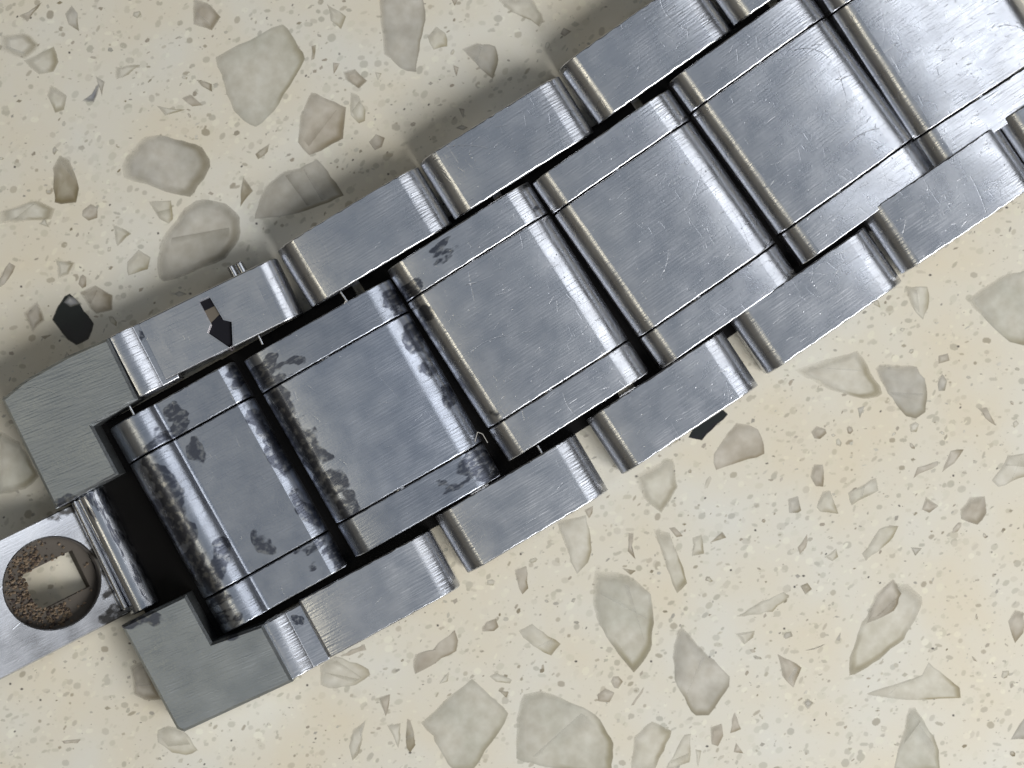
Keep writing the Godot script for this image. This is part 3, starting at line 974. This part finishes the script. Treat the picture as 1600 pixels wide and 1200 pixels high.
func bracelet() -> void:
	var base := plan(800, 600)
	var o := node("watch_bracelet", self, Vector3(base.x, 0, base.y))
	tag(o, "scratched brushed steel watch bracelet with dirt between its links lying face down on the worktop", "watch bracelet")
	var C: Material = mats.clean
	var W: Material = mats.worn
	# dirty second and third middle links
	var g2c := grime_and_shade(mats.dull, 141, [[0.06, 0.35, 0.10, 0.45, 1.1], [0.09, 0.75, 0.09, 0.36, 1.0], [0.95, 0.30, 0.055, 0.40, 0.85], [0.92, 0.2, 0.04, 0.2, 0.75]], 0.0, 512, 512)
	var g2f := grime_and_shade(mats.smoky, 143, [[0.10, 0.55, 0.11, 0.42, 1.1], [0.95, 0.7, 0.07, 0.4, 1.0], [0.25, 0.75, 0.07, 0.2, 0.6]], 0.0, 320, 160)
	var g2n := grime_and_shade(mats.smoky, 147, [[0.95, 0.5, 0.10, 0.6, 1.15], [0.80, 0.55, 0.15, 0.4, 0.62]], 0.0, 320, 160)
	var g3c := grime_and_shade(W, 151, [[0.05, 0.12, 0.06, 0.2, 0.55], [0.04, 0.8, 0.06, 0.3, 0.5]], 0.0, 320, 320)
	var g3f := grime_and_shade(W, 153, [[0.97, 0.4, 0.04, 0.5, 0.5], [0.08, 0.8, 0.1, 0.35, 0.8], [0.3, 0.3, 0.14, 0.3, 0.6]], 0.0, 320, 160)
	clasp(o)
	blade(o)
	first_links(o)
	middle_link(o, 433, 602, -29.6, 193, g2c, g2n, g2f, 11, 0.0, 0.5).set_meta("label", "second middle link from the clasp, with dark dirt along its rounded ends")
	middle_link(o, 660, 457, -32.5, 193, g3c, W, g3f, 21, -0.3, 0.4)
	middle_link(o, 890, 317, -34.8, 192, W, W, W, 31, -0.4, 0.2, [61.0, 236.0, 61.0], -0.8)
	middle_link(o, 1106, 157, -35.8, 192, W, W, W, 41, -0.3, 0.5, [61.0, 236.0, 61.0], -3.4)
	middle_link(o, 1329, 2, -33.4, 200, W, W, W, 51, -4.4, 1.0, [61.0, 236.0, 61.0], -3.0)
	# far row
	outer_link(o, 457, 374, -31.0, 190, 107, C, 71)
	outer_link(o, 680, 236, -32.2, 191, 107, W, 72)
	outer_link(o, 899, 86, -35.2, 190, 109, W, 73, -0.2)
	outer_link(o, 1113, -69, -35.2, 190, 109, W, 74, -1.0)
	# near row; the first one comes out from under the clasp arm
	outer_link(o, 470, 937, -28.4, 194, 102, C, 81, 0.0, 0.0, 2.28, 0.2, 1.15)
	outer_link(o, 704, 793, -30.6, 189, 104, C, 82)
	outer_link(o, 942, 639, -33.3, 188, 104, W, 83)
	outer_link(o, 1168, 481, -34.6, 190, 105, W, 84, 0.3)
	outer_link(o, 1376, 318, -34.2, 188, 112, W, 85, 0.6)
	outer_link(o, 1589, 172, -34.0, 188, 112, W, 86, 0.5)
	# pins across the joints, seen in the dark gaps between the rows
	for p in [[412, 395, 706, 905], [640, 250, 945, 760], [860, 112, 1180, 610], [1090, -50, 1400, 455], [1310, -190, 1620, 300]]:
		var a := plan(p[0], p[1], 1.3)
		var b := plan(p[2], p[3], 1.3)
		var d := (b - a).normalized()
		a += d * 5.0
		b -= d * 4.3
		rod(o, "link_pin", Vector3(a.x, 1.3, a.y), Vector3(b.x, 1.3, b.y), 0.5, mats.edge)
	for p in [[536, 462, 552, 451, 0.09], [405, 527, 428, 516, 0.08], [205, 640, 222, 631, 0.09], [846, 707, 858, 700, 0.08]]:
		var a := plan(p[0], p[1], 1.9)
		var b := plan(p[2], p[3], 1.9)
		var x := (b - a).normalized()
		var z := Vector2(-x.y, x.x) * 0.42
		rod(o, "pin_end", Vector3(a.x - z.x, 1.9, a.y - z.y), Vector3(a.x + z.x, 1.9, a.y + z.y), p[4], mats.edge)
	# split end of the push pin sticking out of the far side of the arrow link
	for q in [[360, 417, 0.20], [373, 412, 0.24]]:
		var a := plan(q[0], q[1], 1.4)
		var back := a + Vector2(0.47, 0.88) * 1.6
		rod(o, "pin_prong", Vector3(a.x, 1.4, a.y), Vector3(back.x, 1.4, back.y), q[2], mats.edge)

func lint() -> void:
	var m := plain("lint", Color(0.75, 0.74, 0.72), 0.6)
	var rows := [
		{"pts": [[546, 478], [540, 470], [533, 484], [528, 484]], "y": 2.75, "label": "tiny pale lint fibre on the second middle link, near the far outer links"},
		{"pts": [[742, 690], [746, 675], [754, 678], [762, 692]], "y": 2.8, "label": "tiny bent bright fibre at the near end of the second middle link"},
	]
	for d in rows:
		var s := Shape.new()
		var first := plan(d.pts[0][0], d.pts[0][1], d.y)
		for i in d.pts.size() - 1:
			var a := plan(d.pts[i][0], d.pts[i][1], d.y) - first
			var b := plan(d.pts[i + 1][0], d.pts[i + 1][1], d.y) - first
			var side := Vector2(-(b - a).y, (b - a).x).normalized() * 0.018
			var y := 0.03
			for q in [[a - side, b - side, b, a, -1.0], [a, b, b + side, a + side, 1.0]]:
				var w: Vector3 = Vector3(side.x, 0, side.y).normalized() * q[4] + Vector3.UP
				var lowa: float = 0.0 if q[4] < 0.0 else y
				var lowb: float = y if q[4] < 0.0 else 0.0
				s.quad([Vector3(q[0].x, lowa, q[0].y), Vector3(q[1].x, lowa, q[1].y), Vector3(q[2].x, lowb, q[2].y), Vector3(q[3].x, lowb, q[3].y)], [w, w, w, w], [Vector2.ZERO, Vector2.ZERO, Vector2.ZERO, Vector2.ZERO], [Vector2.ZERO, Vector2.ZERO, Vector2.ZERO, Vector2.ZERO])
		tag(build("lint_fibre", s, m, self, Vector3(first.x, d.y, first.y)), d.label, "lint", "lint on the bracelet")

func area(called: String, at: Vector3, size: Vector2, radiance: float, c: Color) -> void:
	var l := AreaLight3D.new()
	l.name = called
	l.area_size = size
	l.area_normalize_energy = true
	l.light_color = c
	l.light_energy = radiance * size.x * size.y / PI
	l.shadow_enabled = true
	l.set("area_range", 6.0)
	l.set("area_attenuation", 2.0)
	add_child(l)
	l.look_at_from_position(at, Vector3.ZERO, Vector3.BACK if absf(at.x) + absf(at.z) < 0.05 else Vector3.UP)

func polar(off_vertical: float, azimuth: float, d: float) -> Vector3:
	# azimuth as in the plan: 0 to the right, 90 towards the viewer's end
	var t := deg_to_rad(off_vertical)
	var a := deg_to_rad(azimuth)
	return Vector3(sin(t) * cos(a), cos(t), sin(t) * sin(a)) * d

func _ready() -> void:
	var cam := Camera3D.new()
	cam.name = "camera"
	cam.fov = rad_to_deg(2.0 * atan(600.0 * STEP / EYE))
	cam.near = 0.005
	cam.far = 20.0
	var lens := CameraAttributesPhysical.new()
	lens.frustum_focal_length = 12.0 / (600.0 * STEP / EYE)
	lens.frustum_focus_distance = (EYE - 2.4) * MM
	lens.frustum_near = 0.005
	lens.frustum_far = 20.0
	lens.exposure_aperture = 24.0
	cam.attributes = lens
	add_child(cam)
	cam.transform = Transform3D(Basis(Vector3.RIGHT, -PI / 2), Vector3(0, EYE * MM, 0))
	cam.current = true
	var we := WorldEnvironment.new()
	we.name = "surroundings"
	var env := Environment.new()
	env.background_mode = Environment.BG_COLOR
	env.background_color = Color(0.036, 0.034, 0.031).linear_to_srgb()
	env.tonemap_mode = Environment.TONE_MAPPER_LINEAR
	env.tonemap_exposure = 1.0
	env.sdfgi_enabled = true
	env.ssao_enabled = true
	env.ssil_enabled = true
	we.environment = env
	add_child(we)
	# daylight from a window, the pale ceiling above, and a warm lamp across the room
	area("window_light", polar(46.5, 41.0, 0.31), Vector2(0.165, 0.16), 14.6, Color(1.0, 0.995, 0.985))
	area("far_window_light", polar(41.0, -33.0, 0.40), Vector2(0.08, 0.29), 2.9, Color(0.965, 0.98, 1.0))
	area("ceiling_light", Vector3(-0.05, 1.2, 0.0), Vector2(1.0, 1.2), 0.275, Color(0.86, 0.925, 1.0))
	area("lamp_light", polar(24.0, 160.0, 0.8), Vector2(0.20, 0.07), 5.5, Color(1.0, 0.95, 0.82))
	area("added_left_fill_light", polar(50.0, 150.0, 0.7), Vector2(0.5, 0.26), 0.10, Color(1.0, 0.95, 0.84))  # added dim fill from the left, lightens the rounded left ends
	make_materials()
	worktop()
	bracelet()
	lint()

const CHIPS := [
	"336,90 444,35 478,92 427,175 399,200 364,175|green|0.1", "486,142 542,168 537,216 483,245 464,224 469,182|taupe|0.3", "497,247 539,306 528,311 455,336 395,343 413,294 444,266 469,262|grey|0.1",
	"224,213 252,210 317,229 331,261 297,310 191,278 189,259|grey|0.4", "297,317 317,311 352,316 375,340 375,375 352,405 255,442 244,425 252,370|grey|0.5", "82,261 93,241 108,250 125,294 119,318 86,318|olive|0.3",
	"128,328 142,318 153,325 152,340 138,345 128,338|taupe|0.3", "231,315 266,313 271,343 264,350 248,343|pale|0.2", "380,275 395,299 374,325|olive|0.1", "422,224 399,241 402,250 418,238|olive|0.1",
	"297,148 317,164 300,167 283,153|taupe|0.1", "304,122 332,131 331,143 315,136|olive|0.4", "35,95 85,72 92,97 84,113 62,116 46,105|pale|0.5", "0,55 40,50 65,70 40,95 0,80|white|0.9",
	"101,21 112,7 123,20 123,49 108,38|grey|0.2", "28,25 45,18 65,3 52,21 42,35|taupe|0.6", "302,0 325,5 345,26 332,47 303,38|taupe|0.5", "80,133 105,150 101,172 87,178 73,150|pale|0.5",
	"160,125 147,161 126,159 143,147|blue|0.9", "180,105 220,100 200,117 181,125|pale|0.6", "245,165 290,172 258,181|pale|0.5", "509,5 541,25 533,46 518,32|pale|0.3", "520,97 530,98 521,116|taupe|0.1",
	"535,112 555,108 575,127 562,140 540,125|taupe|0.5", "547,143 560,150 571,172 570,190 560,194 547,180|pale|0.2", "592,-6 661,-6 666,30 657,65 650,114 635,112 600,85|grey|0.3",
	"667,58 682,40 697,52 700,72 678,77|pale|0.2", "720,77 745,66 775,72 780,92 770,124 750,107|grey|0.2", "707,100 717,105 714,119|taupe|0.5", "585,112 597,115 591,126|pale|0.3",
	"576,222 587,210 601,215 597,230 585,235|taupe|0.2", "716,168 726,170 725,185|taupe|0.4", "487,72 494,70 491,92 487,95|olive|0.1", "776,-4 832,-4 850,32 843,43 830,34 796,18|pale|0.6", "704,-3 717,-3 711,10|taupe|0.2",
	"-4,332 32,320 62,312 87,327 80,342 -4,350|pale|0.7", "87,405 117,410 107,430 90,435|pale|0.8", "197,410 217,390 236,402 232,420 200,431|pale|0.3", "175,350 207,365 182,385|pale|0.6", "-4,440 15,410 25,415 15,435 -4,452|taupe|0.4",
	"82,500 100,462 110,457 125,475 130,485 147,505 140,530 120,540 105,532|black|0.3", "97,472 107,460 130,475 110,482|blue|0.7", "125,457 150,445 177,462 175,485 150,490 135,475|taupe|0.5", "35,490 60,470 70,500 50,520|taupe|0.9",
	"62,525 82,523 70,530|olive|0.2", "202,1040 225,1032 252,1095 225,1095 210,1085|taupe|0.6", "245,1140 262,1132 292,1145 310,1172 292,1181 270,1175 247,1160|pale|0.2", "97,1157 127,1155 122,1161 100,1162|taupe|0.4",
	"-4,670 30,690 62,745 40,765 -4,775|green|0.6", "500,1040 525,1025 577,1045 581,1055 557,1070 525,1076 500,1072|white|0.2", "530,1025 570,1006 572,1015 545,1024|taupe|0.3",
	"646,1022 675,1017 685,1005 712,984 717,1000 714,1017 647,1054|taupe|0.2", "752,982 760,972 775,966 780,979 772,986 754,987|taupe|0.2", "804,890 822,885 826,920 817,929 810,920|taupe|0.3",
	"810,985 830,974 876,1007 862,1025 850,1020 817,997|pale|0.2", "655,1130 737,1060 797,1115 740,1204 707,1204 675,1150|green|0.15", "808,1110 817,1083 845,1079 890,1095 932,1117 960,1162 957,1195 955,1215 880,1205 806,1187|green|0.15",
	"592,1090 611,1085 607,1110 602,1121|taupe|0.4", "605,1132 625,1130 626,1155 622,1169|pale|0.5", "636,1122 642,1125 650,1165 641,1177 635,1170|olive|0.1", "550,1140 572,1125 560,1180 552,1190 545,1165|white|0.4",
	"685,1070 702,1050 700,1065|pale|0.3", "765,1057 775,1052 800,1062 797,1069 775,1066|pale|0.4", "779,1079 795,1081 791,1091|olive|0.2",
	"930,890 980,897 1017,927 1022,965 1017,1017 990,1052 967,1022 935,975 925,935|green|0.35", "1064,977 1090,1007 1141,1057 1140,1072 1107,1120 1087,1120 1057,1072 1050,1017|grey|0.1",
	"932,1085 945,1075 960,1082 952,1097 935,1096|taupe|0.1", "985,1102 1007,1072 1005,1082 990,1102|taupe|0.2", "990,1150 1020,1125 1051,1142 1022,1204 985,1204|pale|0.4", "1070,1147 1079,1145 1079,1192 1040,1203|pale|0.3",
	"1110,1135 1127,1130 1131,1150 1122,1167 1112,1162|taupe|0.2", "1147,1112 1159,1140 1140,1147|taupe|0.1", "1149,1159 1162,1177 1147,1175|taupe|0.1", "1150,965 1190,940 1225,925 1234,932 1207,955|pale|0.3",
	"1147,990 1180,985 1177,997 1162,1007|pale|0.5", "1086,1170 1096,1172 1091,1200|pale|0.4", "990,742 1052,715 1059,762 1034,802 1005,780|pale|0.6", "1151,660 1185,670 1195,695 1194,710 1117,735 1114,710|taupe|0.1",
	"1076,684 1090,655 1125,635 1138,646 1096,688|black|0.0", "1020,827 1045,830 1062,875 1074,912 1057,927 1047,900|pale|0.4", "1045,825 1055,824 1067,837 1057,839|taupe|0.3", "1082,840 1095,835 1101,865 1082,870|pale|0.4",
	"1110,849 1129,830 1135,840|olive|0.1", "982,832 991,832 986,857 994,875 982,862|taupe|0.4", "972,887 994,891 985,899|olive|0.2", "912,797 927,790 926,802 920,810|taupe|0.2", "870,815 915,805 925,850 920,880 902,897 885,860|white|0.3",
	"1230,780 1248,775 1252,798 1247,801 1232,801|grey|0.2", "1366,575 1375,567 1434,572 1448,603 1447,644 1431,655 1416,650 1381,606|grey|0.15", "1240,578 1341,547 1381,616 1350,625 1287,606|white|0.6",
	"1414,447 1450,447 1453,472 1441,501 1422,478|pale|0.3", "1509,469 1562,431 1615,420 1620,540 1578,537|green|0.15", "1267,675 1275,665 1290,670 1292,677 1282,686 1272,685|taupe|0.4", "1265,745 1272,725 1287,727 1287,761 1275,760|taupe|0.2",
	"1275,792 1285,767 1297,767 1310,804 1282,800|pale|0.3", "1325,770 1370,745 1372,765 1330,790|pale|0.4", "1347,865 1375,825 1405,822 1397,840 1352,877|pale|0.3", "1427,747 1432,730 1466,720 1465,727|taupe|0.2",
	"1471,740 1485,705 1506,701 1490,725|taupe|0.3", "1440,797 1447,775 1467,791 1452,802|taupe|0.4", "1499,797 1515,776 1539,775 1542,802 1527,821 1502,812|taupe|0.4", "1550,750 1575,712 1610,705 1610,740 1560,762|white|0.3",
	"1527,637 1542,636 1557,666 1547,661|taupe|0.3", "1422,855 1440,857 1430,869|grey|0.3", "1245,857 1262,835 1260,855 1250,866|taupe|0.3", "1287,870 1307,857 1310,870 1300,877|pale|0.4", "1340,637 1351,635 1344,654|grey|0.3",
	"1466,590 1473,584 1480,595 1477,611 1466,612|grey|0.2", "1386,911 1420,912 1441,932 1440,952 1412,1000 1355,1045 1325,1057 1327,1030 1347,972 1372,935|pale|0.4", "1352,1085 1440,1055 1452,1035 1500,1075 1504,1092 1400,1094|pale|0.15",
	"1395,1204 1420,1105 1430,1105 1465,1160 1470,1208|green|0.3", "1215,1022 1252,1042 1241,1075 1222,1055|taupe|0.3", "1250,915 1262,911 1269,920 1259,929|olive|0.2", "1252,1098 1262,1090 1274,1098 1262,1110|grey|0.9",
	"1580,1155 1592,1130 1610,1110 1610,1155|grey|0.4", "1575,972 1585,952 1600,955 1600,990 1585,1005|taupe|0.2", "1307,1000 1314,987 1312,1002|grey|0.1", "1257,1017 1292,1007 1272,1015|taupe|0.3",
	"1365,930 1395,905 1412,925 1400,955 1350,980|taupe|0.6", "150,118 165,128 158,150|grey|0.6", "60,350 70,340 78,356|pale|0.7",
]
